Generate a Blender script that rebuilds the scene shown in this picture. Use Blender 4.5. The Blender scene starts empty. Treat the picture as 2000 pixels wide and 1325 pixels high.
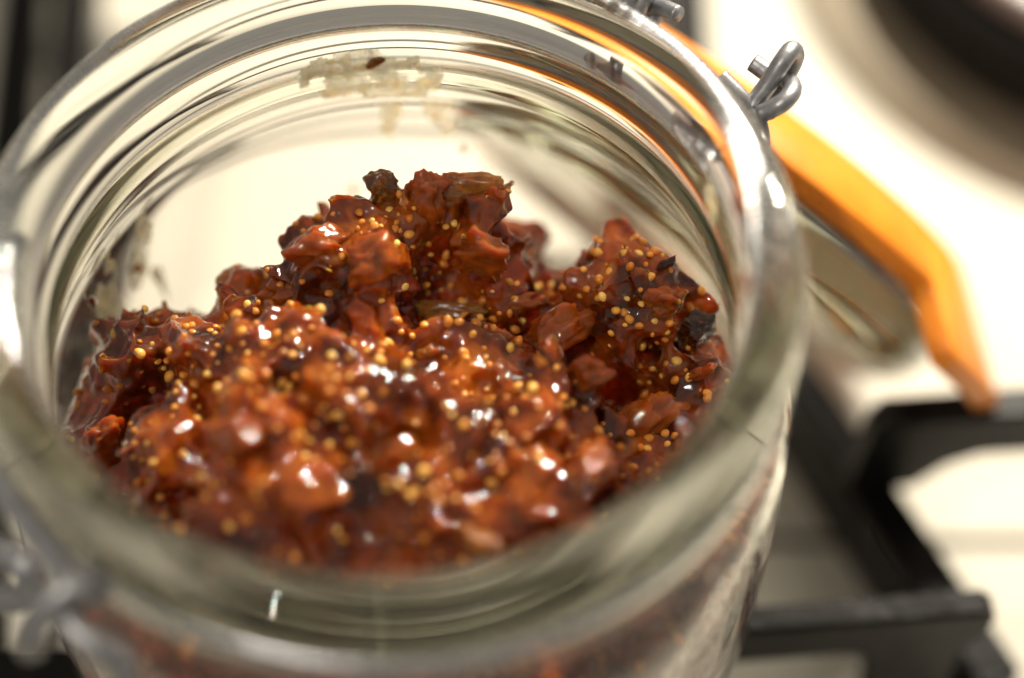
import bpy, bmesh, math, random
import numpy as np
from mathutils import Vector, Matrix, noise

random.seed(7)
rng = np.random.default_rng(7)
scene = bpy.context.scene
col = scene.collection

# ------------------------------------------------------------------ units
# everything below is written in centimetres, measured from the centre of the
# jar's mouth; W() turns that into metres with the hob plate at height 0
HOB = -12.2          # hob plate below the jar's mouth
GRATE = -7.7         # top of the pan support, where the jar stands
def W(p): return Vector((p[0] * .01, p[1] * .01, (p[2] - HOB) * .01))

# ------------------------------------------------------------------ camera
PITCH = math.radians(56)
FPX, DIST, OFFX, OFFY = 4200.0, 25.0, -1.47, 1.1
FW = np.array([0, math.cos(PITCH), -math.sin(PITCH)])
UP = np.array([0, math.sin(PITCH), math.cos(PITCH)])
RT = np.array([1.0, 0, 0])
CAM = -(FW * DIST + UP * OFFY + RT * OFFX)
cd = bpy.data.cameras.new('camera')
cam = bpy.data.objects.new('camera', cd)
col.objects.link(cam)
cam.location = W(CAM)
cam.rotation_euler = (math.pi / 2 - PITCH, 0, 0)
cd.sensor_width = 36
cd.lens = 36 * FPX / 2000
cd.clip_start = .01
cd.clip_end = 50
cd.dof.use_dof = True
cd.dof.focus_distance = .279
cd.dof.aperture_fstop = 4.0
scene.camera = cam

# ------------------------------------------------------------------ world, lamps, exposure
world = bpy.data.worlds.new('World')
scene.world = world
world.use_nodes = True
bg = world.node_tree.nodes['Background']
bg.inputs[0].default_value = (1.0, .92, .78, 1)
bg.inputs[1].default_value = .24

def lamp(name, pos, target, size, power, color):
    ld = bpy.data.lights.new(name, 'AREA')
    ld.shape = 'DISK'
    ld.size = size
    ld.energy = power
    ld.color = color
    o = bpy.data.objects.new(name, ld)
    col.objects.link(o)
    o.location = W(pos)
    d = W(target) - W(pos)
    o.rotation_euler = d.to_track_quat('-Z', 'Y').to_euler()
    return o
lamp('hood_lamp', (23, 44, 33.5), (0, 0, -3), .05, 5.8, (1, .92, .78))
lamp('hood_lamp', (33, 42, 36), (0, 0, -3), .035, 3.0, (1, .92, .78))
lamp('ceiling_lamp', (-30, -42, 88), (0, 0, -3), .02, 3.2, (1, .92, .80))

scene.view_settings.view_transform = 'Standard'
scene.view_settings.look = 'None'
scene.view_settings.exposure = .12
scene.view_settings.gamma = 1
scene.render.engine = 'CYCLES'
cy = scene.cycles
cy.max_bounces = 18
cy.transmission_bounces = 18
cy.glossy_bounces = 10
cy.diffuse_bounces = 5
cy.transparent_max_bounces = 16
cy.caustics_refractive = True
cy.caustics_reflective = True
cy.blur_glossy = .6
cy.sample_clamp_indirect = 6
cy.use_adaptive_sampling = True
cy.adaptive_threshold = .03
cy.use_denoising = True
try:
    cy.denoiser = 'OPENIMAGEDENOISE'
except Exception:
    pass

# ------------------------------------------------------------------ helpers
def at_z(px, py, z):
    """the point at height z that shows at pixel (px, py) of the 2000 px photograph"""
    r = (px - 1000) / FPX * RT - (py - 662.5) / FPX * UP + FW
    return CAM + r * ((z - CAM[2]) / r[2])
def at_d(px, py, d):
    return CAM + ((px - 1000) / FPX * RT - (py - 662.5) / FPX * UP + FW) * d
def at_cyl(px, py, R, back=True):
    r = (px - 1000) / FPX * RT - (py - 662.5) / FPX * UP + FW
    a = r[0]**2 + r[1]**2; b = 2 * (CAM[0] * r[0] + CAM[1] * r[1]); c = CAM[0]**2 + CAM[1]**2 - R * R
    s = math.sqrt(max(b * b - 4 * a * c, 0))
    return CAM + r * ((-b + (s if back else -s)) / 2 / a)

def empty(name, base, label, cat, group=None):
    o = bpy.data.objects.new(name, None)
    col.objects.link(o)
    o.location = W(base)
    o.empty_display_size = .01
    tag(o, label, cat, group)
    return o
def tag(o, label=None, cat=None, group=None, kind=None):
    if label: o['label'] = label
    if cat: o['category'] = cat
    if group: o['group'] = group
    if kind: o['kind'] = kind
    return o
def root_loc(o):
    v = Vector((0, 0, 0))
    while o is not None:
        v += o.location
        o = o.parent
    return v
def link(name, me, parent=None):
    o = bpy.data.objects.new(name, me)
    col.objects.link(o)
    if parent is not None:
        o.parent = parent
        o.location = -root_loc(parent)
    return o
def mk(name, verts, faces, mat, parent=None, smooth=True):
    me = bpy.data.meshes.new(name)
    me.from_pydata([W(v) for v in verts], [], faces)
    me.validate()
    bm = bmesh.new(); bm.from_mesh(me)
    bmesh.ops.remove_doubles(bm, verts=bm.verts, dist=1e-6)
    bmesh.ops.recalc_face_normals(bm, faces=bm.faces)
    bm.to_mesh(me); bm.free()
    me.polygons.foreach_set('use_smooth', [smooth] * len(me.polygons))
    me.materials.append(mat)
    return link(name, me, parent)
def catmull(P, n=8, closed=False):
    P = [np.array(p, float) for p in P]
    m = len(P); out = []
    for i in range(m if closed else m - 1):
        if closed:
            a, b, c, d = P[i - 1], P[i], P[(i + 1) % m], P[(i + 2) % m]
        else:
            b, c = P[i], P[i + 1]
            a = P[i - 1] if i > 0 else 2 * b - c
            d = P[i + 2] if i + 2 < m else 2 * c - b
        # centripetal form
        t0 = 0; t1 = t0 + max(np.linalg.norm(b - a), 1e-6)**.5
        t2 = t1 + max(np.linalg.norm(c - b), 1e-6)**.5; t3 = t2 + max(np.linalg.norm(d - c), 1e-6)**.5
        for k in range(n):
            t = t1 + (t2 - t1) * k / n
            A1 = (t1 - t) / (t1 - t0) * a + (t - t0) / (t1 - t0) * b
            A2 = (t2 - t) / (t2 - t1) * b + (t - t1) / (t2 - t1) * c
            A3 = (t3 - t) / (t3 - t2) * c + (t - t2) / (t3 - t2) * d
            B1 = (t2 - t) / (t2 - t0) * A1 + (t - t0) / (t2 - t0) * A2
            B2 = (t3 - t) / (t3 - t1) * A2 + (t - t1) / (t3 - t1) * A3
            out.append((t2 - t) / (t2 - t1) * B1 + (t - t1) / (t2 - t1) * B2)
    if not closed: out.append(P[-1])
    return out
def lathe(profile, seg, frame=None, wob=None):
    """profile from axis to axis (or a closed ring when it does not start on the axis)"""
    V, F = [], []
    n = len(profile)
    for j in range(seg):
        a = 2 * math.pi * j / seg
        for (r, z) in profile:
            rr = r + (wob(a, r, z) if wob and r > 1 else 0)
            p = np.array([rr * math.cos(a), rr * math.sin(a), z])
            if frame is not None: p = frame(p)
            V.append(p)
    ring = profile[0][0] > 1e-6
    for j in range(seg):
        k = (j + 1) % seg
        for i in range(n if ring else n - 1):
            i2 = (i + 1) % n
            F.append((j * n + i, j * n + i2, k * n + i2, k * n + i))
    return V, F
def tube(P, r, seg=12, closed=False, n=8, caps=True):
    pts = catmull(P, n, closed)
    m = len(pts); V, F = [], []
    prev = None
    for i, p in enumerate(pts):
        a = pts[i - 1] if (i > 0 or closed) else p
        b = pts[(i + 1) % m] if (i < m - 1 or closed) else p
        t = b - a; t = t / (np.linalg.norm(t) + 1e-9)
        if prev is None:
            u = np.cross(t, [0, 0, 1.]);
            if np.linalg.norm(u) < .1: u = np.cross(t, [1., 0, 0])
        else:
            u = prev - t * prev.dot(t)
        u = u / (np.linalg.norm(u) + 1e-9); prev = u
        w = np.cross(t, u)
        rr = r(i / (m - 1)) if callable(r) else r
        for k in range(seg):
            c = 2 * math.pi * k / seg
            V.append(p + rr * (math.cos(c) * u + math.sin(c) * w))
    for i in range(m if closed else m - 1):
        i2 = (i + 1) % m
        for k in range(seg):
            k2 = (k + 1) % seg
            F.append((i * seg + k, i * seg + k2, i2 * seg + k2, i2 * seg + k))
    if caps and not closed:
        for base, i in ((0, 0), ((m - 1) * seg, m - 1)):
            F.append(tuple(range(base, base + seg)))
    return V, F

# ------------------------------------------------------------------ materials
def mat(name):
    m = bpy.data.materials.new(name)
    m.use_nodes = True
    nt = m.node_tree
    return m, nt, nt.nodes['Principled BSDF'], nt.nodes['Material Output']
def obj_noise(nt, scale, detail=3, rough=.55, dist=0, coord='Object'):
    tc = nt.nodes.new('ShaderNodeTexCoord')
    nz = nt.nodes.new('ShaderNodeTexNoise')
    nz.inputs['Scale'].default_value = scale
    nz.inputs['Detail'].default_value = detail
    nz.inputs['Roughness'].default_value = rough
    nz.inputs['Distortion'].default_value = dist
    nt.links.new(tc.outputs[coord], nz.inputs['Vector'])
    return nz
def ramp(nt, src, stops):
    r = nt.nodes.new('ShaderNodeValToRGB')
    el = r.color_ramp.elements
    while len(el) < len(stops): el.new(.5)
    for e, (p, c) in zip(el, stops):
        e.position = p
        e.color = tuple(c) + (1,) if len(c) == 3 else c
    nt.links.new(src, r.inputs[0])
    return r
def bump(nt, src, strength, dist):
    b = nt.nodes.new('ShaderNodeBump')
    b.inputs['Strength'].default_value = strength
    b.inputs['Distance'].default_value = dist
    nt.links.new(src, b.inputs['Height'])
    return b

def glass_mat(name, tint, density, wave):
    m, nt, p, out = mat(name)
    p.inputs['Base Color'].default_value = (1, 1, 1, 1)
    p.inputs['Transmission Weight'].default_value = 1
    p.inputs['Roughness'].default_value = 0.0
    p.inputs['IOR'].default_value = 1.5
    nz = obj_noise(nt, 45, 2)
    b = bump(nt, nz.outputs['Fac'], wave, .0006)
    nt.links.new(b.outputs[0], p.inputs['Normal'])
    va = nt.nodes.new('ShaderNodeVolumeAbsorption')
    va.inputs['Color'].default_value = tint + (1,)
    va.inputs['Density'].default_value = density
    nt.links.new(va.outputs[0], out.inputs['Volume'])
    return m
GLASS = glass_mat('jar_glass', (.86, .88, .62), 14, .05)
GLASS_LID = glass_mat('lid_glass', (.76, .90, .68), 12, .12)

def jam_mat(name, stops, scale, sss=.003, bumpk=.15, rough=.03, trans=.0):
    m, nt, p, out = mat(name)
    n1 = obj_noise(nt, scale, 3, .6, .4)
    r = ramp(nt, n1.outputs['Fac'], stops)
    nt.links.new(r.outputs[0], p.inputs['Base Color'])
    p.inputs['Subsurface Weight'].default_value = 1
    p.inputs['Subsurface Radius'].default_value = (1, .32, .09)
    p.inputs['Subsurface Scale'].default_value = sss
    p.inputs['Roughness'].default_value = rough
    p.inputs['IOR'].default_value = 1.45
    p.inputs['Coat Weight'].default_value = .8
    p.inputs['Coat Roughness'].default_value = .02
    p.inputs['Coat IOR'].default_value = 1.6
    if trans:
        p.inputs['Transmission Weight'].default_value = trans
        va = nt.nodes.new('ShaderNodeVolumeAbsorption')
        va.inputs['Color'].default_value = (.90, .40, .03, 1)
        va.inputs['Density'].default_value = 200
        nt.links.new(va.outputs[0], out.inputs['Volume'])
    n2 = obj_noise(nt, 1300, 3, .6, .3)
    b = bump(nt, n2.outputs['Fac'], bumpk, .0005)
    nt.links.new(b.outputs[0], p.inputs['Normal'])
    nt.links.new(b.outputs[0], p.inputs['Coat Normal'])
    return m
JAM = jam_mat('fig_jam', [(.28, (.05, .0085, .001)), (.40, (.16, .028, .002)), (.53, (.46, .094, .007)), (.66, (.76, .21, .015))], 130, .0034, trans=.58)
FLESH = jam_mat('fig_flesh', [(.3, (.28, .056, .004)), (.7, (.66, .175, .013))], 200, .003, .12, trans=.5)
DARKSKIN = jam_mat('fig_dark_skin', [(.35, (.02, .006, .002)), (.7, (.10, .024, .005))], 400, .0015, .15, .06, trans=.4)
TANSKIN = jam_mat('fig_tan_skin', [(.3, (.28, .09, .012)), (.7, (.52, .24, .04))], 420, .003, .2, .1, trans=.45)
OLIVE = jam_mat('fig_olive_skin', [(.35, (.10, .035, .004)), (.7, (.36, .16, .02))], 350, .003, .15, .06, trans=.6)
def seed_mat():
    m, nt, p, out = mat('fig_seed')
    oi = nt.nodes.new('ShaderNodeObjectInfo')
    r = ramp(nt, oi.outputs['Random'], [(0, (.56, .19, .022)), (.5, (.78, .37, .06)), (1, (.88, .54, .13))])
    nt.links.new(r.outputs[0], p.inputs['Base Color'])
    p.inputs['Subsurface Weight'].default_value = .6
    p.inputs['Subsurface Radius'].default_value = (1, .5, .15)
    p.inputs['Subsurface Scale'].default_value = .0006
    p.inputs['Roughness'].default_value = .18
    return m
SEED = seed_mat()
def smear_mat():
    m, nt, p, out = mat('jam_smear')
    nz = obj_noise(nt, 600, 4, .65)
    r = ramp(nt, nz.outputs['Fac'], [(.38, (.99, .96, .84)), (.62, (.95, .82, .48)), (.75, (.70, .36, .06))])
    nt.links.new(r.outputs[0], p.inputs['Base Color'])
    p.inputs['Roughness'].default_value = .2
    p.inputs['Subsurface Weight'].default_value = .5
    p.inputs['Subsurface Scale'].default_value = .002
    n2 = obj_noise(nt, 1300, 4, .7)
    b = bump(nt, n2.outputs['Fac'], .6, .0005)
    nt.links.new(b.outputs[0], p.inputs['Normal'])
    tl = nt.nodes.new('ShaderNodeBsdfTranslucent')
    nt.links.new(r.outputs[0], tl.inputs['Color'])
    half = nt.nodes.new('ShaderNodeMixShader'); half.inputs[0].default_value = .6
    nt.links.new(p.outputs[0], half.inputs[1]); nt.links.new(tl.outputs[0], half.inputs[2])
    tr = nt.nodes.new('ShaderNodeBsdfTransparent')
    n3 = obj_noise(nt, 420, 5, .7, .6)
    f = ramp(nt, n3.outputs['Fac'], [(.33, (.12,) * 3), (.64, (.92,) * 3)])
    mx = nt.nodes.new('ShaderNodeMixShader')
    nt.links.new(f.outputs[0], mx.inputs[0])
    nt.links.new(tr.outputs[0], mx.inputs[1]); nt.links.new(half.outputs[0], mx.inputs[2])
    nt.links.new(mx.outputs[0], out.inputs['Surface'])
    return m
SMEAR = smear_mat()
def rubber():
    m, nt, p, out = mat('orange_rubber')
    nz = obj_noise(nt, 220, 4)
    r = ramp(nt, nz.outputs['Fac'], [(.3, (.90, .26, .012)), (.7, (.96, .31, .020))])
    nt.links.new(r.outputs[0], p.inputs['Base Color'])
    p.inputs['Roughness'].default_value = .42
    p.inputs['Subsurface Weight'].default_value = .25
    p.inputs['Subsurface Radius'].default_value = (1, .4, .1)
    p.inputs['Subsurface Scale'].default_value = .0012
    n2 = obj_noise(nt, 2500, 2)
    b = bump(nt, n2.outputs['Fac'], .25, .0003)
    nt.links.new(b.outputs[0], p.inputs['Normal'])
    return m
RUBBER = rubber()
def steel(name, lo, hi, r0, r1):
    m, nt, p, out = mat(name)
    nz = obj_noise(nt, 500, 5, .65)
    r = ramp(nt, nz.outputs['Fac'], [(.3, (lo, lo, lo * 1.05)), (.7, (hi, hi, hi * 1.04))])
    nt.links.new(r.outputs[0], p.inputs['Base Color'])
    p.inputs['Metallic'].default_value = .85
    r2 = ramp(nt, nz.outputs['Fac'], [(.3, (r0,) * 3), (.7, (r1,) * 3)])
    nt.links.new(r2.outputs[0], p.inputs['Roughness'])
    b = bump(nt, nz.outputs['Fac'], .3, .0004)
    nt.links.new(b.outputs[0], p.inputs['Normal'])
    return m
WIRE = steel('galvanised_wire', .26, .46, .52, .34)
BAND = steel('bright_wire', .45, .65, .32, .2)
def enamel():
    m, nt, p, out = mat('cream_enamel')
    nz = obj_noise(nt, 12, 4)
    r = ramp(nt, nz.outputs['Fac'], [(.3, (.70, .655, .55)), (.7, (.735, .69, .59))])
    nt.links.new(r.outputs[0], p.inputs['Base Color'])
    p.inputs['Roughness'].default_value = .16
    return m
ENAMEL = enamel()
def iron():
    m, nt, p, out = mat('black_cast_iron')
    nz = obj_noise(nt, 300, 4)
    r = ramp(nt, nz.outputs['Fac'], [(.3, (.007, .0065, .006)), (.7, (.015, .013, .012))])
    nt.links.new(r.outputs[0], p.inputs['Base Color'])
    p.inputs['Roughness'].default_value = .34
    p.inputs['Specular IOR Level'].default_value = .12
    b = bump(nt, nz.outputs['Fac'], .4, .0006)
    nt.links.new(b.outputs[0], p.inputs['Normal'])
    return m
IRON = iron()
def plain(name, c, rough, metal=0):
    m, nt, p, out = mat(name)
    nz = obj_noise(nt, 120, 4)
    r = ramp(nt, nz.outputs['Fac'], [(.3, tuple(v * .85 for v in c)), (.7, c)])
    nt.links.new(r.outputs[0], p.inputs['Base Color'])
    p.inputs['Roughness'].default_value = rough
    p.inputs['Metallic'].default_value = metal
    return m
BURNER_CAP = plain('burner_cap_enamel', (.20, .145, .13), .3)
BURNER_BODY = plain('burner_black', (.010, .009, .008), .7)
BURNER_BODY.node_tree.nodes['Principled BSDF'].inputs['Specular IOR Level'].default_value = .1
BURNER_RING = plain('burner_ring_metal', (.30, .245, .17), .4, .2)
SEAM = plain('dark_seam', (.10, .085, .06), .5)

# ------------------------------------------------------------------ the hob
def slab(x0, x1, y0, y1, z0, z1, bev=.05):
    bm = bmesh.new()
    bmesh.ops.create_cube(bm, size=1)
    for v in bm.verts:
        v.co = Vector((x0 if v.co.x < 0 else x1, y0 if v.co.y < 0 else y1, z0 if v.co.z < 0 else z1))
    bmesh.ops.bevel(bm, geom=bm.edges[:], offset=bev, segments=3, affect='EDGES')
    V = [tuple(v.co) for v in bm.verts]; F = [tuple(v.index for v in f.verts) for f in bm.faces]
    bm.free()
    return V, F
SEAMY = float(at_z(1900, 1058, HOB)[1])
hob = mk('hob_plate', *slab(-34, 34, -24, 36, HOB - 1.2, HOB), ENAMEL)
tag(hob, kind='structure')
seam = mk('seam', *slab(-33, 33, SEAMY - .09, SEAMY + .09, HOB - .3, HOB + .06, .02), SEAM, hob)

# ------------------------------------------------------------------ gas burner, upper right
bc = np.array([14.6, 16.8, HOB])
burner = empty('gas_burner', (bc[0], bc[1], HOB), 'round gas burner with brown cap and black ring on the cream hob', 'burner')
def at_c(c, prof, seg=96):
    V, F = lathe(prof, seg)
    return [np.array(v) + np.array([c[0], c[1], 0]) for v in V], F
mk('burner_flange', *at_c(bc, catmull([(0, HOB + .05), (7.2, HOB + .02), (7.5, HOB + .15), (7.3, HOB + .4), (6.6, HOB + .48), (0, HOB + .48)], 6)), BURNER_RING, burner)
mk('burner_body', *at_c(bc, [(0, HOB + .5), (6.1, HOB + .5), (6.2, HOB + .6), (6.1, HOB + 1.9), (5.9, HOB + 2.2), (0, HOB + 2.2)]), BURNER_BODY, burner)
mk('burner_cap', *at_c(bc, catmull([(0, HOB + 2.22), (5.4, HOB + 2.22), (5.6, HOB + 2.35), (5.5, HOB + 2.6), (5.0, HOB + 2.7), (0, HOB + 2.72)], 6)), BURNER_CAP, burner)

# ------------------------------------------------------------------ pan supports
def plank(A, B, w, profile, mat_, name, parent):
    """a bar from A to B (ground points); profile = outline in (distance along, height)"""
    A = np.array(A[:2]); B = np.array(B[:2]); d = (B - A); L = np.linalg.norm(d); d = d / L
    nrm = np.array([-d[1], d[0]])
    bm = bmesh.new()
    vs = [bm.verts.new((*(A + d * s - nrm * w / 2), z)) for (s, z) in profile]
    f = bm.faces.new(vs)
    r = bmesh.ops.extrude_face_region(bm, geom=[f])
    for v in r['geom']:
        if isinstance(v, bmesh.types.BMVert):
            v.co += Vector((*(nrm * w), 0))
    bmesh.ops.recalc_face_normals(bm, faces=bm.faces)
    sharp = [e for e in bm.edges if e.calc_face_angle(0) > .5]
    bmesh.ops.bevel(bm, geom=sharp, offset=.07, segments=3, affect='EDGES')
    bm.verts.index_update()
    V = [tuple(v.co) for v in bm.verts]; F = [tuple(v.index for v in fc.verts) for fc in bm.faces]
    bm.free()
    return mk(name, V, F, mat_, parent, smooth=False)
FRAME_Z = GRATE - 2.1
def finger_profile(L, leg=.9, drop=1.15, foot=FRAME_Z + .05, both=False, cut=.35):
    g = GRATE - .02
    P = [(0, g), (L, g)]
    if both:
        P += [(L + cut * .4, g - .35), (L - cut, g - drop - .2), (L - cut - .1, foot), (L - cut - leg, foot), (L - cut - leg - .15, g - drop - .3), (L - cut - leg - .6, g - drop)]
    else:
        P += [(L, g - drop)]
    P += [(leg + .9, g - drop), (leg + .45, g - drop - .25), (leg, foot), (-.35, foot), (-.15, g - .3)]
    return P
ps = empty('pan_support', (8, 2, HOB), 'black cast iron pan support with fingers, right of the jar', 'pan support', 'black pan supports on the hob')
# frame bar running diagonally behind the fingers
fa = at_z(1500, 640, FRAME_Z); fb = at_z(1960, 1330, FRAME_Z)
Lf = float(np.linalg.norm((fb - fa)[:2]))
plank(fa, fb, .72, [(0, FRAME_Z), (Lf, FRAME_Z), (Lf, HOB + .9), (Lf, HOB + .05), (Lf - .8, HOB + .05), (Lf - 1.2, HOB + .5), (.9, HOB + .5), (.6, HOB + .05), (0, HOB + .05)], IRON, 'frame_bar', ps)
# upper finger
a = at_z(1725, 800, GRATE); b = at_z(2260, 765, GRATE)
plank(a, b, .55, finger_profile(float(np.linalg.norm((b - a)[:2])), leg=.75), IRON, 'finger', ps)
# lower finger, under the jar
a = at_z(1000, 1262, GRATE); b = at_z(1935, 1172, GRATE)
a[0] = -.2
Lb = float(np.linalg.norm((b - a)[:2]))
g = GRATE - .02
plank(a, b, .45, [(0, g), (Lb, g), (Lb + .12, g - .3), (Lb - .25, g - 1.3), (Lb - .2, HOB + .1), (Lb - 1.5, HOB + .1), (Lb - 1.6, g - 1.3), (Lb - 1.9, g - 1.0), (0, g - 1.0)], IRON, 'finger', ps)
ps2 = empty('pan_support', (-7, 6, HOB), 'grey black pan support bars left of the jar, blurred', 'pan support', 'black pan supports on the hob')
def bar(A, B, w, top, depth, name, parent, feet=True):
    L = float(np.linalg.norm(np.array(B[:2]) - np.array(A[:2])))
    lo = HOB + .03
    if feet: pr = [(0, top), (L, top), (L, lo), (L - .8, lo), (L - 1.2, top - depth), (1.2, top - depth), (.8, lo), (0, lo)]
    else: pr = [(0, top), (L, top), (L, top - depth), (0, top - depth)]
    return plank(A, B, w, pr, IRON, name, parent)
bar((-5.55, 1.0), (-6.6, 17), .6, g, 1.4, 'finger', ps2)
bar((-6.9, -1), (-8.1, 19), .9, FRAME_Z, 1.4, 'frame_bar', ps2, False)
a = at_z(-200, 1300, GRATE); b = at_z(420, 1296, GRATE)
b[0] = -.3
L2 = float(np.linalg.norm((b - a)[:2]))
plank(a, b, .55, [(0, g), (L2, g), (L2, g - 1.2), (1.6, g - 1.2), (1.2, HOB + .02), (0, HOB + .02)], IRON, 'finger', ps2)
ps3 = empty('pan_support', (5, 13, HOB), 'black pan support bar behind the jar, beside the burner', 'pan support', 'black pan supports on the hob')
bar((4.75, 9.7), (4.9, 20), .75, FRAME_Z, 1.4, 'frame_bar', ps3)
bar((-5.6, 15.2), (4.3, 14.8), .45, FRAME_Z, .7, 'finger', ps3, False)

# ------------------------------------------------------------------ the jar
jar = empty('preserving_jar', (0, 0, GRATE), 'open clear glass swing-top preserving jar standing on the pan support', 'jar')
outer = [(0, -7.52), (2.5, -7.52), (3.6, -7.58), (4.2, GRATE), (4.68, -7.5), (4.95, -7.0), (5.03, -6), (5.06, -5), (5.06, -3.5), (5.0, -2.8),
         (4.84, -2.25), (4.78, -1.98), (4.86, -1.78), (4.90, -1.55), (4.80, -1.36), (4.62, -1.24), (4.60, -1.08), (4.70, -.98), (4.90, -.86),
         (4.97, -.6), (4.94, -.3), (4.84, -.11), (4.68, -.015), (4.54, 0), (4.38, -.045), (4.27, -.15), (4.205, -.34), (4.18, -.58), (4.21, -.80), (4.26, -.95), (4.20, -1.10), (4.165, -1.28), (4.20, -1.46), (4.25, -1.60), (4.19, -1.76), (4.17, -1.95), (4.23, -2.25),
         (4.36, -2.65), (4.56, -3.15), (4.66, -4), (4.66, -6.6), (4.45, -7.02), (3.8, -7.15), (0, -7.05)]
prof = [(max(p[0], 0), p[1]) for p in catmull(outer, 7)]
prof[0] = (0, prof[0][1]); prof[-1] = (0, prof[-1][1])
def wob(a, r, z):
    v = Vector((math.cos(a) * 2.2, math.sin(a) * 2.2, z * .8))
    return .007 * noise.noise(v)
glass = mk('glass_body', *lathe(prof, 256, wob=wob), GLASS, jar)
glass['label'] = 'clear glass body with thick rounded rim'

def pol(az, r, z):
    a = math.radians(az); return np.array([r * math.cos(a), r * math.sin(a), z])
WR = .125
# wire band in the groove under the rim
band = [pol(az, 4.78, -1.16) for az in range(0, 360, 15)]
mk('wire_band', *tube(band, .135, 12, True, 4), BAND, jar)

# hinge loops, back right
def P(px, py, d): return at_d(px, py, d)
h = mk('hinge_wire', *tube([P(1487, 285, 27.5), P(1485, 262, 27.6), P(1478, 232, 27.7), P(1468, 214, 27.8), P(1500, 165, 27.7), P(1530, 118, 27.6), P(1546, 98, 27.7), P(1552, 112, 27.95), P(1535, 150, 28.1), P(1510, 195, 28.1), P(1497, 222, 28.0)], WR, 14), WIRE, jar)
mk('hinge_wire', *tube([P(1405, 150, 27.75), P(1440, 185, 27.75), P(1475, 222, 27.8), P(1500, 216, 27.6), P(1530, 200, 27.5), P(1546, 180, 27.6), P(1540, 160, 27.9), P(1505, 146, 28.05), P(1470, 122, 28.1)], WR, 14), WIRE, jar)
mk('hinge_wire', *tube([P(1195, 34, 28.2), P(1225, 8, 28.2), P(1245, -20, 28.1), P(1262, -50, 28.1), P(1290, -55, 28.3), P(1300, -30, 28.4), P(1280, 20, 28.5), P(1262, 62, 28.6)], WR, 14), WIRE, jar)
mk('hinge_wire', *tube([P(1232, 40, 28.3), P(1255, 0, 28.15), P(1272, -40, 28.1), P(1285, -70, 28.2)], WR, 14), WIRE, jar)
mk('hinge_wire', *tube([P(1268, 12, 28.4), P(1300, 18, 28.2), P(1325, 28, 28.05)], .115, 14), WIRE, jar)

# closing bail, front left
def Q(px, py, d): return at_d(px, py, d)
mk('bail_wire', *tube([pol(170, 5.15, -1.3), Q(-30, 880, 25.1), Q(30, 985, 24.7), Q(95, 1075, 24.4), Q(140, 1135, 24.2), Q(190, 1150, 24.1), Q(215, 1135, 24.2)], .165, 14), WIRE, jar)
mk('bail_wire', *tube([Q(185, 1160, 24.0), Q(140, 1150, 23.8), Q(95, 1180, 23.8), Q(65, 1230, 23.9), Q(60, 1270, 24.1)], .165, 14), WIRE, jar)
mk('bail_wire', *tube([Q(110, 1175, 24.1), Q(150, 1230, 24.0), Q(200, 1270, 24.0), Q(240, 1300, 24.2), Q(250, 1360, 24.4)], .175, 14), WIRE, jar)
mk('bail_wire', *tube([Q(-60, 1060, 25.6), Q(10, 1085, 25.4), Q(50, 1110, 25.3), Q(60, 1150, 25.4), Q(30, 1170, 25.5), Q(-50, 1150, 25.7)], .175, 14), WIRE, jar)

# ------------------------------------------------------------------ the open lid
TH = math.radians(63)
AZ = math.radians(50)
u = np.array([math.cos(AZ), math.sin(AZ), 0]); zz = np.array([0, 0, 1.])
tt = np.array([u[1], -u[0], 0])
dd = u * math.cos(TH) - zz * math.sin(TH)       # down along the lid, away from the hinge
nn = u * math.sin(TH) + zz * math.cos(TH)       # the side that closes on the jar
LC = pol(50, 6.05, -3.15) + dd * 4.8 - tt * .75
def lidframe(p): return LC + dd * p[0] + tt * p[1] + nn * p[2]
lid_prof = [(0, -.75), (2.4, -.8), (3.2, -1.0), (3.9, -1.15), (4.3, -.95), (4.5, -.5), (4.52, -.05), (4.42, .12), (4.2, .15), (3.98, .16),
            (3.93, .45), (3.86, .72), (3.7, .82), (3.5, .72), (3.35, .35), (3.0, .12), (0, .05)]
lp = [(max(p[0], 0), p[1]) for p in catmull(lid_prof, 6)]
lp[0] = (0, lp[0][1]); lp[-1] = (0, lp[-1][1])
lid = mk('lid', *lathe(lp, 160, lidframe), GLASS_LID, jar)
lid['label'] = 'thick glass lid hanging open on the hinge'
# gasket: a flat rubber ring with a pull tab
def gasket():
    V, F = [], []
    seg = 400
    ta = math.radians(100)     # where the tab stands (0 = away from hinge, 90 = right)
    for j in range(seg):
        a = 2 * math.pi * j / seg
        da = (a - ta + math.pi) % (2 * math.pi) - math.pi
        tb = min(1, max(0, (.30 - abs(da)) / .07)); tb = tb * tb * (3 - 2 * tb)
        ro = 4.98 + 1.15 * tb
        lift = .22 + .03 * math.sin(2 * a + .5)
        cs, sn = math.cos(.72), math.sin(.72)
        w = (ro - 3.82)
        # the ring is stretched over the plug, so that it lies as a shallow cone
        sec = [(0, 0), (0, .36), (.05, .40), (w - .05, .40), (w, .35), (w, .05), (w - .05, 0)]
        rows = [(4.0 + x * cs + (y - .17) * sn, .60 - x * sn + (y - .17) * cs) for (x, y) in sec]
        for (r, z) in rows:
            V.append(lidframe(np.array([r * math.cos(a), r * math.sin(a), z + lift])))
    n = 7
    for j in range(seg):
        k = (j + 1) % seg
        for i in range(n):
            i2 = (i + 1) % n
            F.append((j * n + i, j * n + i2, k * n + i2, k * n + i))
    return V, F
gk = mk('gasket', *gasket(), RUBBER, lid)
gk['label'] = 'orange rubber sealing ring with a pull tab'
# wire that clips round the lid and runs to the hinge
lw = [lidframe(np.array([4.6 * math.cos(math.radians(a)), 4.6 * math.sin(math.radians(a)), -.15])) for a in range(0, 360, 20)]
mk('lid_wire', *tube(lw, .10, 10, True, 4), WIRE, lid)

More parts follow.
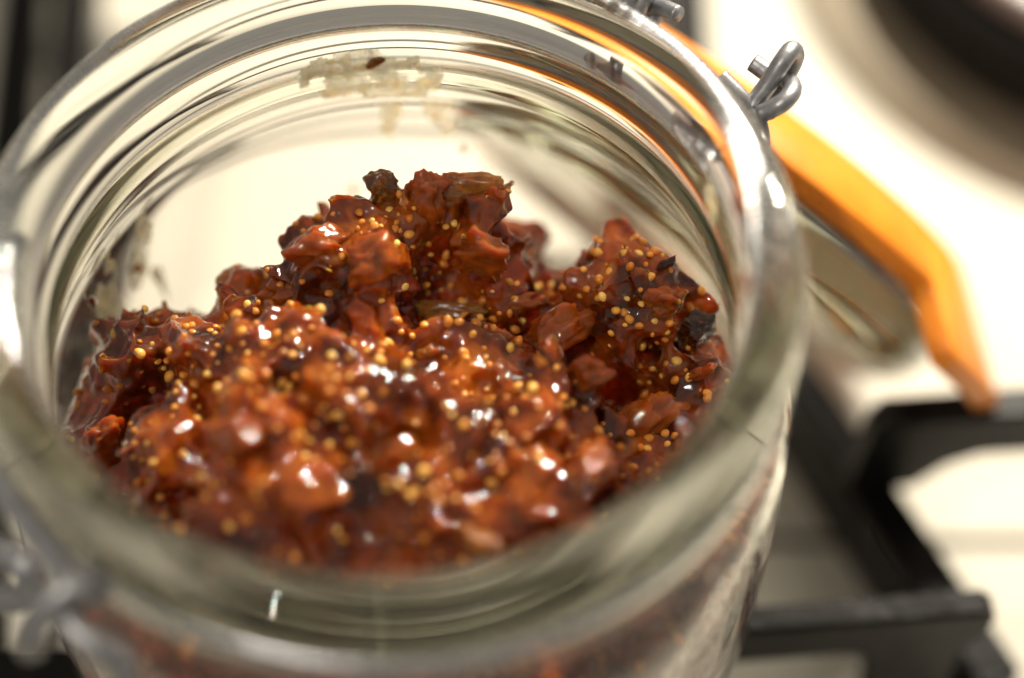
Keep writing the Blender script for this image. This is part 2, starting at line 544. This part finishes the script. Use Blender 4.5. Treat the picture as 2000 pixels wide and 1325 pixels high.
# ------------------------------------------------------------------ the jam
jam = empty('fig_jam', (0, 0, -7.0), 'glossy reddish brown fig jam heaped in the glass jar', 'jam')
ctrl = np.array([
    (-4.3, .55, -3.75), (-3.4, .9, -3.6), (-2.4, 1.15, -3.3), (-1.7, 1.5, -3.0), (-1.0, 2.0, -2.7), (.2, 2.5, -2.15), (1.0, 2.4, -2.2), (1.6, 1.7, -3.2),
    (2.0, 1.2, -3.6), (2.5, 1.2, -3.3), (3.0, 1.6, -2.9), (3.6, 1.1, -3.3), (4.3, .3, -3.7),
    (.65, 1.65, -3.2), (.5, .8, -3.25), (1.5, .5, -3.3), (3.0, .35, -4.1), (-3.1, .5, -4.0), (-3.3, -.2, -3.9), (-3.5, -.7, -4.0), (-4.3, -1.2, -4.2), (-2.2, .4, -2.9), (-1.2, .3, -2.45), (-1.0, -.6, -2.2), (-.3, 1.3, -2.7),
    (2.2, -.4, -3.0), (3.4, -1.0, -3.7), (1, -1, -2.4), (-.4, -2.2, -2.4), (-2.2, -1.3, -2.6), (2.5, -2.2, -3.0), (4.0, -2, -3.5),
    (-.4, -4.4, -4.8), (-3, -3.2, -3.6), (2.8, -3.4, -3.9), (.8, -3.3, -3.4),
    (0, 3.6, -5.9), (-2.2, 3.0, -5.9), (2.2, 2.9, -5.6), (-3.8, 2.2, -5.5), (3.6, 2.6, -5.4), (0, 4.5, -6.2), (1.5, 4.2, -6.1), (-1.5, 4.2, -6.1)], float)
def phi(d): return np.sqrt(d * d + .25)
A = phi(np.linalg.norm(ctrl[:, None, :2] - ctrl[None, :, :2], axis=2)) + np.eye(len(ctrl)) * .02
wts = np.linalg.solve(A, ctrl[:, 2] + 3.5)
def jh(x, y):
    return float((phi(np.hypot(ctrl[:, 0] - x, ctrl[:, 1] - y)) * wts).sum() - 3.5)
def rin(z):     # inner radius of the jar at height z
    zs = [-7.1, -6.85, -6.6, -4, -3.15, -2.65, -2.25, 0]; rs = [4.25, 4.5, 4.64, 4.64, 4.54, 4.34, 4.20, 4.18]
    return float(np.interp(z, zs, rs))

def blob(bm, c, s, sub=2, rough=.35, seedv=0.0):
    r = bmesh.ops.create_icosphere(bm, subdivisions=sub, radius=1)
    R = Matrix.Rotation(random.uniform(0, 6.3), 3, 'Z') @ Matrix.Rotation(random.uniform(-1.5, 1.5), 3, 'X') @ Matrix.Rotation(random.uniform(-1.5, 1.5), 3, 'Y')
    off = Vector((random.uniform(0, 50), random.uniform(0, 50), seedv))
    for v in r['verts']:
        k = 1 + rough * noise.noise(v.co * 1.3 + off) * 1.6 + rough * .5 * noise.noise(v.co * 3 + off)
        p = Vector((v.co.x * s[0], v.co.y * s[1], v.co.z * s[2])) * k
        p = R @ p
        v.co = Vector(c) + p

def build_jam():
    bm = bmesh.new()
    # solid heap
    nr, na = 44, 128
    top, bot = [], []
    for i in range(nr + 1):
        for j in range(na):
            rr = 4.62 * (i / nr) ** .8; a = 2 * math.pi * j / na
            x, y = rr * math.cos(a), rr * math.sin(a)
            z = jh(x, y)
            q = Vector((x, y, 0))
            z += .4 * noise.noise(q * .9) + .36 * noise.noise(q * 2.1 + Vector((5, 5, 0)))
            z = min(z, -1.4)
            rc = min(rr, rin(z) - .03) if rr > 0 else 0
            if i == 0 and j > 0: continue
            top.append(bm.verts.new((x * (rc / rr if rr > 0 else 1), y * (rc / rr if rr > 0 else 1), z)))
    def T(i, j): return top[0] if i == 0 else top[1 + (i - 1) * na + j % na]
    for i in range(nr):
        for j in range(na):
            if i == 0: bm.faces.new((T(0, 0), T(1, j), T(1, j + 1)))
            else: bm.faces.new((T(i, j), T(i + 1, j), T(i + 1, j + 1), T(i, j + 1)))
    prev = [T(nr, j) for j in range(na)]
    for zb in (-6.3, -6.6, -6.85, -7.0):
        ring = []
        for j in range(na):
            a = 2 * math.pi * j / na; rr = rin(zb) - .03
            ring.append(bm.verts.new((rr * math.cos(a), rr * math.sin(a), min(zb, prev[j].co.z - .05))))
        for j in range(na):
            bm.faces.new((prev[j], ring[j], ring[(j + 1) % na], prev[(j + 1) % na]))
        prev = ring
    bm.faces.new(prev[::-1])
    bmesh.ops.recalc_face_normals(bm, faces=bm.faces)
    # lumps of fruit
    for k in range(260):
        rr = 4.35 * math.sqrt(random.random()); a = random.uniform(0, 2 * math.pi)
        x, y = rr * math.cos(a), rr * math.sin(a)
        z = jh(x, y)
        s = random.choice((.2, .28, .36, .46, .56)) * random.uniform(.8, 1.25)
        s = min(s, max(.12, (rin(z) - rr)))
        blob(bm, (x, y, z + random.uniform(-.12, .16)), (s * random.uniform(.9, 1.6), s * random.uniform(.7, 1.1), s * random.uniform(.55, .9)), 3, .36, k)
    # the lumps that make the heap's outline
    for (px, py, d, s) in [(760, 385, 28.1, .22), (828, 365, 28.0, .22), (835, 345, 28.0, .12), (905, 400, 28.1, .3), (960, 400, 28.1, .2), (1000, 540, 28.5, .2), (1030, 525, 28.5, .1),
                           (1215, 510, 28.0, .2), (1222, 480, 28.0, .13), (1250, 550, 27.9, .28), (1180, 570, 27.9, .22), (1330, 580, 28.0, .2), (1150, 740, 27.3, .22), (1165, 780, 27.2, .14),
                           (740, 510, 27.6, .34), (640, 500, 27.7, .22), (530, 530, 27.9, .22), (450, 590, 28, .2), (330, 625, 28.2, .2), (200, 710, 27.9, .22), (950, 500, 27.9, .3),
                           (600, 640, 27.0, .4), (470, 660, 27.0, .35), (720, 720, 26.9, .35), (560, 800, 26.6, .4), (850, 880, 26.6, .4), (1020, 860, 26.7, .35), (640, 930, 26.3, .4)]:
        c = at_d(px, py, d)
        blob(bm, c, (s, s * .8, s * 1.0), 2, .35, px)
    for v in bm.verts: v.co = W(v.co)
    me = bpy.data.meshes.new('jam_raw'); bm.to_mesh(me); bm.free()
    o = bpy.data.objects.new('jam_raw', me); col.objects.link(o)
    m = o.modifiers.new('r', 'REMESH'); m.mode = 'VOXEL'; m.voxel_size = .00034
    s = o.modifiers.new('s', 'SMOOTH'); s.factor = .5; s.iterations = 22
    for nm, size, st in (('c1', .0080, .0022), ('c2', .0032, .0015), ('c3', .0011, .0008)):
        tx = bpy.data.textures.new(nm, 'CLOUDS'); tx.noise_scale = size; tx.noise_depth = 1
        if nm == 'c1':
            tx = bpy.data.textures.new(nm, 'VORONOI'); tx.noise_scale = size; tx.weight_1 = -1; tx.weight_2 = 1
        dm = o.modifiers.new(nm, 'DISPLACE'); dm.texture = tx; dm.strength = st; dm.mid_level = .5; dm.texture_coords = 'GLOBAL'
    s2 = o.modifiers.new('s2', 'SMOOTH'); s2.factor = .5; s2.iterations = 7
    dg = bpy.context.evaluated_depsgraph_get()
    em = bpy.data.meshes.new_from_object(o.evaluated_get(dg))
    bpy.data.objects.remove(o); bpy.data.meshes.remove(me)
    n = len(em.vertices)
    co = np.empty(n * 3); em.vertices.foreach_get('co', co); co = co.reshape(n, 3)
    r = np.hypot(co[:, 0], co[:, 1]) * 100; z = co[:, 2] * 100 + HOB
    zs = [-7.1, -6.85, -6.6, -4, -3.15, -2.65, -2.25, 0]; rs = [4.25, 4.5, 4.64, 4.64, 4.54, 4.34, 4.20, 4.18]
    lim = np.interp(z, zs, rs) - .012
    k = np.where(r > lim, lim / np.maximum(r, 1e-6), 1)
    co[:, 0] *= k; co[:, 1] *= k
    co[:, 2] = np.maximum(co[:, 2], (-7.0 - HOB) * .01)
    em.vertices.foreach_set('co', co.ravel())
    em.polygons.foreach_set('use_smooth', [True] * len(em.polygons))
    em.materials.clear(); em.materials.append(JAM)
    em.update()
    em.name = 'jam_mass'
    return link('jam_mass', em, jam), em
jam_mass, jm = build_jam()

# surface samples for seeds
npoly = len(jm.polygons)
cen = np.empty(npoly * 3); jm.polygons.foreach_get('center', cen); cen = cen.reshape(-1, 3)
nor = np.empty(npoly * 3); jm.polygons.foreach_get('normal', nor); nor = nor.reshape(-1, 3)
cam_m = np.array(W(CAM))
vd = cam_m - cen; vd /= np.linalg.norm(vd, axis=1)[:, None]
facing = (nor * vd).sum(1)
rad = np.hypot(cen[:, 0], cen[:, 1])
zc = cen[:, 2] * 100 + HOB
from mathutils.bvhtree import BVHTree
bvh = BVHTree.FromPolygons([v.co.copy() for v in jm.vertices], [tuple(p.vertices) for p in jm.polygons])
good = np.where((facing > .1) & (nor[:, 2] > -.2) & (zc > -6) & (rad < .0445))[0]

# ------------------------------------------------------------------ pieces of fruit lying in the jam
def on_jam(px, py):
    r = (px - 1000) / FPX * RT - (py - 662.5) / FPX * UP + FW
    hit = bvh.ray_cast(W(CAM), Vector(r).normalized())
    return hit
def piece(px, py, size, rot, m, lift=.0, rough=.42, facet=False):
    """an irregular piece of fig; size in cm along its own axes"""
    hit = on_jam(px, py)
    pos = hit[0]
    if pos is None or (pos - W(CAM)).dot(Vector(FW)) > .2875: pos = W(at_d(px, py, 28.05)); lift = .07
    if m is FLESH: size = tuple(v * 1.2 for v in size)
    bm = bmesh.new()
    bmesh.ops.create_icosphere(bm, subdivisions=4, radius=1)
    off = Vector((px * .37, py * .21, 3))
    E_ = Matrix.Rotation(rot[2], 3, 'Z') @ Matrix.Rotation(rot[1], 3, 'Y') @ Matrix.Rotation(rot[0], 3, 'X')
    for v in bm.verts:
        c = v.co.copy()
        c = Vector([math.copysign(abs(t) ** .8, t) for t in c])     # boxier than a ball
        k = 1 + rough * noise.noise(c * 1.1 + off) * 1.4 + rough * .6 * noise.noise(c * 3.1 + off) + .09 * noise.noise(c * 7 + off) + .03 * noise.noise(c * 15 + off)
        p = Vector((c.x * size[0], c.y * size[1], c.z * size[2])) * k
        v.co = E_ @ p * .01
    me = bpy.data.meshes.new('fig_piece'); bm.to_mesh(me); bm.free()
    me.polygons.foreach_set('use_smooth', [True] * len(me.polygons))
    me.materials.append(m)
    o = bpy.data.objects.new('fig_piece', me); col.objects.link(o)
    o.parent = jam
    o.location = pos + Vector((0, 0, (lift - .07) * .01)) - root_loc(jam)
    return o
R = math.radians
pieces = [
    (752, 368, (.21, .16, .25), (0, .2, .3), OLIVE, .08), (912, 366, (.42, .12, .20), (-.5, .05, -.05), TANSKIN, .10), (965, 385, (.10, .06, .12), (0, .5, 0), FLESH, .03),
    (930, 352, (.16, .06, .05), (0, 0, .3), TANSKIN, .10), (875, 612, (.45, .14, .10), (.4, -.15, -.15), TANSKIN, .05), (1010, 590, (.28, .10, .09), (.3, -.1, .2), FLESH, .03),
    (1362, 640, (.22, .16, .24), (0, .3, .8), DARKSKIN, .0), (1300, 520, (.14, .05, .08), (0, -.6, .4), DARKSKIN, .12), (1245, 830, (.42, .22, .20), (.3, -.5, .4), FLESH, .06),
    (1155, 735, (.20, .14, .26), (.2, .2, .2), FLESH, .05), (735, 505, (.30, .22, .24), (.2, .1, .4), FLESH, .05), (828, 385, (.22, .16, .32), (-.3, .1, 0), FLESH, .05),
    (945, 500, (.28, .16, .32), (.1, .2, -.2), FLESH, .02), (200, 870, (.22, .12, .36), (0, .2, .5), FLESH, .0), (470, 850, (.24, .2, .44), (.4, .2, .3), FLESH, .08),
    (920, 1040, (.18, .10, .50), (.9, .5, .2), TANSKIN, .06), (600, 955, (.36, .26, .2), (.2, 0, .2), FLESH, .06), (1150, 920, (.3, .2, .24), (.1, .4, .8), FLESH, .04),
    (1370, 730, (.1, .05, .2), (.2, .6, .3), FLESH, .08), (630, 480, (.3, .18, .22), (.1, .1, .2), FLESH, .0), (830, 690, (.14, .06, .22), (.3, .7, .3), TANSKIN, .04),
    (1100, 640, (.35, .2, .2), (.3, .2, .7), FLESH, -.05), (560, 560, (.3, .16, .15), (.2, -.2, .3), FLESH, -.03),
    (1040, 930, (.35, .2, .2), (.3, 0, .9), FLESH, .0),
    (780, 880, (.4, .22, .2), (.1, .3, .3), FLESH, .0), (1290, 590, (.2, .14, .2), (0, .3, .3), FLESH, .02)]
for (px, py, s, rt_, m_, lf) in pieces:
    piece(px, py, s, rt_, m_, lf)

# ------------------------------------------------------------------ seeds
def seed_mesh():
    bm = bmesh.new()
    bmesh.ops.create_icosphere(bm, subdivisions=2, radius=1)
    for v in bm.verts:
        c = v.co
        k = (1 - .3 * max(c.z, 0)) * (1 + .12 * noise.noise(c * 1.7))
        v.co = Vector((c.x * k * .98, c.y * k * .72, c.z * 1.16)) * .00060
    me = bpy.data.meshes.new('seed'); bm.to_mesh(me); bm.free()
    me.polygons.foreach_set('use_smooth', [True] * len(me.polygons))
    me.materials.append(SEED)
    return me
sm = seed_mesh()
clusters = [(820, 570), (890, 500), (920, 572), (1180, 610), (1260, 640), (1310, 560), (1020, 590), (880, 620), (540, 690), (510, 560), (640, 790), (720, 690), (300, 780), (270, 880), (360, 650),
            (240, 670), (560, 760), (680, 770), (950, 790), (1100, 800), (1250, 880), (1330, 700), (1380, 760), (740, 460), (790, 430), (350, 940), (450, 980), (860, 930), (980, 900), (600, 880),
            (1170, 870), (900, 760), (430, 720), (1230, 480), (1000, 700), (1150, 560), (1290, 720), (700, 840), (800, 980), (380, 850)]
spots = []
used = []
tries = 0
while len(spots) < 640 and tries < 9000:
    tries += 1
    if random.random() < .6:
        c = random.choice(clusters)
        hit = on_jam(c[0] + random.gauss(0, 46), c[1] + random.gauss(0, 38))
        if hit[0] is None or hit[1] is None: continue
        p, n_ = hit[0], hit[1]
    else:
        i = int(rng.choice(good)); p, n_ = Vector(cen[i]), Vector(nor[i])
    if p.z * 100 + HOB < -6.5 or math.hypot(p.x, p.y) > .0447: continue
    if n_.z < -.3: continue
    if any((p - q).length < .0011 for q in used[-400:]): continue
    used.append(p)
    vis = bvh.ray_cast(W(CAM), (p - W(CAM)).normalized())
    seen = vis[0] is not None and (vis[0] - p).length < .0012
    spots.append((seen, p, n_))
spots.sort(key=lambda s: not s[0])
jl = root_loc(jam)
rest_v, rest_f = [], []
for k, (seen, p, n_) in enumerate(spots):
    sc = random.choice((.6, .75, .9, 1, 1.15)) * random.uniform(.9, 1.1)
    rot = Vector((random.gauss(0, 1), random.gauss(0, 1), random.gauss(0, 1))).to_track_quat('Z', 'Y')
    loc = p + n_ * .00070 * random.uniform(-.6, .3)
    if k < 300:
        o = bpy.data.objects.new('seed', sm)
        col.objects.link(o)
        o.parent = jam
        o.location = loc - jl
        o.rotation_mode = 'QUATERNION'; o.rotation_quaternion = rot
        o.scale = (sc, sc, sc)
    else:
        b0 = len(rest_v)
        for v in sm.vertices: rest_v.append(loc + rot @ (v.co * sc))
        for f in sm.polygons: rest_f.append(tuple(b0 + i for i in f.vertices))
if rest_v:
    me = bpy.data.meshes.new('small_seeds'); me.from_pydata(rest_v, [], rest_f)
    me.polygons.foreach_set('use_smooth', [True] * len(me.polygons))
    me.materials.append(SEED)
    tag(link('small_seeds', me, jam), kind='stuff')

# ------------------------------------------------------------------ smears of jam on the glass
def smear(name, mask, az0, az1, z0, z1, R0, thick, label, cell=.035, inward=True):
    """a film with an uneven outline on the glass wall; mask(s, t) > 0 keeps a cell, s, t in 0..1"""
    na = max(4, int(abs(az1 - az0) * math.pi / 180 * 4.2 / cell)); nz_ = max(4, int(abs(z1 - z0) / cell))
    V, F, idx = [], [], {}
    val = np.array([[mask(i / na, j / nz_) for j in range(nz_ + 1)] for i in range(na + 1)])
    def vert(i, j, side):
        key = (i, j, side)
        if key not in idx:
            z = z0 + (z1 - z0) * j / nz_; az = math.radians(az0 + (az1 - az0) * i / na)
            t = thick * min(1, max(val[i, j], 0) * 3) * (.6 + .8 * noise.noise(Vector((i * .5, j * .5, 7))) ** 2 + .5 * noise.noise(Vector((i * .15, j * .15, 1))))
            r0 = R0(z) if callable(R0) else R0
            r = r0 - (.01 + (max(t, .004) if side else 0)) * (1 if inward else -1)
            idx[key] = len(V); V.append((r * math.cos(az), r * math.sin(az), z))
        return idx[key]
    keep = set((i, j) for i in range(na) for j in range(nz_) if val[i, j] + val[i + 1, j] + val[i, j + 1] + val[i + 1, j + 1] > 0)
    for (i, j) in keep:
        c = [(i, j), (i + 1, j), (i + 1, j + 1), (i, j + 1)]
        F.append(tuple(vert(*q, 1) for q in c)); F.append(tuple(vert(*q, 0) for q in c[::-1]))
        for (e0, e1, nb) in ((c[0], c[1], (i, j - 1)), (c[1], c[2], (i + 1, j)), (c[2], c[3], (i, j + 1)), (c[3], c[0], (i - 1, j))):
            if nb not in keep:
                F.append((vert(*e0, 0), vert(*e1, 0), vert(*e1, 1), vert(*e0, 1)))
    if not F: return None
    o = mk(name, V, F, SMEAR)
    tag(o, label, 'jam smear', 'jam smears on the glass')
    return o
def azz(px, py, R_=4.17):
    q = at_cyl(px, py, R_); return math.degrees(math.atan2(q[1], q[0])), float(q[2])
def fbm(s, t, k, o): return noise.fractal(Vector((s * k, t * k, o)), 1.0, 2.0, 4)

def main_mask(s, t):
    x, y = s * 2 - 1, t * 2 - 1
    v = .62 - abs(x + .35 * y) ** 1.5 * .8 - abs(y) ** 2 * .55 + .75 * fbm(s * 2.2, t, 3.2, 2)
    return v
aL, zB = azz(590, 212); aR, zT = azz(865, 95)
smear('jam_smear', main_mask, aL, aR, zB, zT, 4.16, .05, 'pale yellow jam smear on the inside of the neck at the back')
def drip_mask(off, k):
    def f(s, t):
        w = .5 * (.45 + .55 * t)
        return w - abs(s - .5 - .12 * math.sin(t * 5 + off)) + .28 * fbm(s, t, k, off) - .12 * (t < .12)
    return f
def rwall(z): return float(np.interp(z, [-6.6, -4, -3.15, -2.65, -2.25, 0], [4.64, 4.64, 4.54, 4.34, 4.18, 4.18]))
aL, z1 = azz(822, 200); aR, z0 = azz(905, 290, 4.4)
smear('jam_smear', drip_mask(1, 4), aL, aR + 1, z0, z1, rwall, .03, 'broader drip of pale jam running down the back glass')
aL, z1 = azz(735, 205); aR, z0 = azz(800, 290, 4.4)
smear('jam_smear', drip_mask(4, 4), aL, aR + 1, z0, z1, rwall, .025, 'thin drip of pale jam running down the back glass')
aL, z1 = azz(175, 480, 4.5); aR, z0 = azz(330, 640, 4.55)
smear('jam_smear', lambda s, t: .05 - abs(t - .5) * .4 + .8 * fbm(s, t, 4, 9), min(aL, aR) - 2, max(aL, aR) + 4, min(z0, z1) - .6, max(z0, z1), rwall, .018, 'streaky jam residue on the left inner wall above the jam')
aL, z1 = azz(1445, 380, 4.5); 
smear('jam_smear', lambda s, t: .3 - ((s - .5) ** 2 + (t - .5) ** 2) * 3 + .5 * fbm(s, t, 3, 14), 14, 24, -1.5, -.5, 4.17, .04, 'yellow jam spot on the right side of the neck')

# drops and crumbs stuck to the glass
def drop(c, size, m, label, cat, lean=.5, sd=0.0):
    bm = bmesh.new(); bmesh.ops.create_icosphere(bm, subdivisions=3, radius=1)
    a = math.atan2(c[1], c[0])
    er = np.array([math.cos(a), math.sin(a), 0]); et = np.array([-math.sin(a), math.cos(a), 0]); ez = np.array([0, 0, 1.])
    V = []
    for v in bm.verts:
        q = v.co; k = 1 + .45 * noise.noise(q * 1.4 + Vector((sd, 0, 0)))
        V.append(np.array(c) + k * (et * (q.x * size[0] + lean * q.z * size[2]) + er * q.y * size[1] + ez * q.z * size[2]))
    F = [tuple(v.index for v in f.verts) for f in bm.faces]; bm.free()
    o = mk('jam_drop' if cat == 'jam drop' else 'jam_crumb', V, F, m)
    tag(o, label, cat)
    return o
drop(at_cyl(732, 122, 4.10), (.12, .05, .10), OLIVE, 'dark amber drop of jam above the pale smear on the neck', 'jam drop', -.5)
drop(at_cyl(905, 292, 4.38), (.05, .03, .07), OLIVE, 'small amber drop at the lower end of the broader drip', 'jam drop', .2, 3)
drop(at_cyl(1442, 395, 4.17), (.10, .05, .16), FLESH, 'orange jam drop high on the right inner neck', 'jam drop', .3, 5)
drop(at_cyl(1455, 560, 4.17), (.09, .05, .20), FLESH, 'long orange jam drop on the right neck below the other drop', 'jam drop', .2, 8)
drop(at_cyl(270, 525, 4.52), (.07, .04, .12), TANSKIN, 'tan jam crumb on the left inner wall, clear of the jam', 'jam crumb', .6, 14)
drop(at_cyl(180, 590, 4.46), (.08, .05, .14), OLIVE, 'brown jam crumb on the left wall just above the jam edge', 'jam crumb', .3, 17)
drop(at_cyl(690, 372, 4.58), (.06, .03, .09), TANSKIN, 'tiny tan crumb on the back wall left of the jam peak', 'jam crumb', .2, 20)
q = at_z(535, 6, -.05); k = 4.9 / math.hypot(q[0], q[1])
drop((q[0] * k, q[1] * k, -.12), (.10, .07, .05), OLIVE, 'amber crumb on the outer rim at the top of the picture', 'jam crumb', .1, 23)
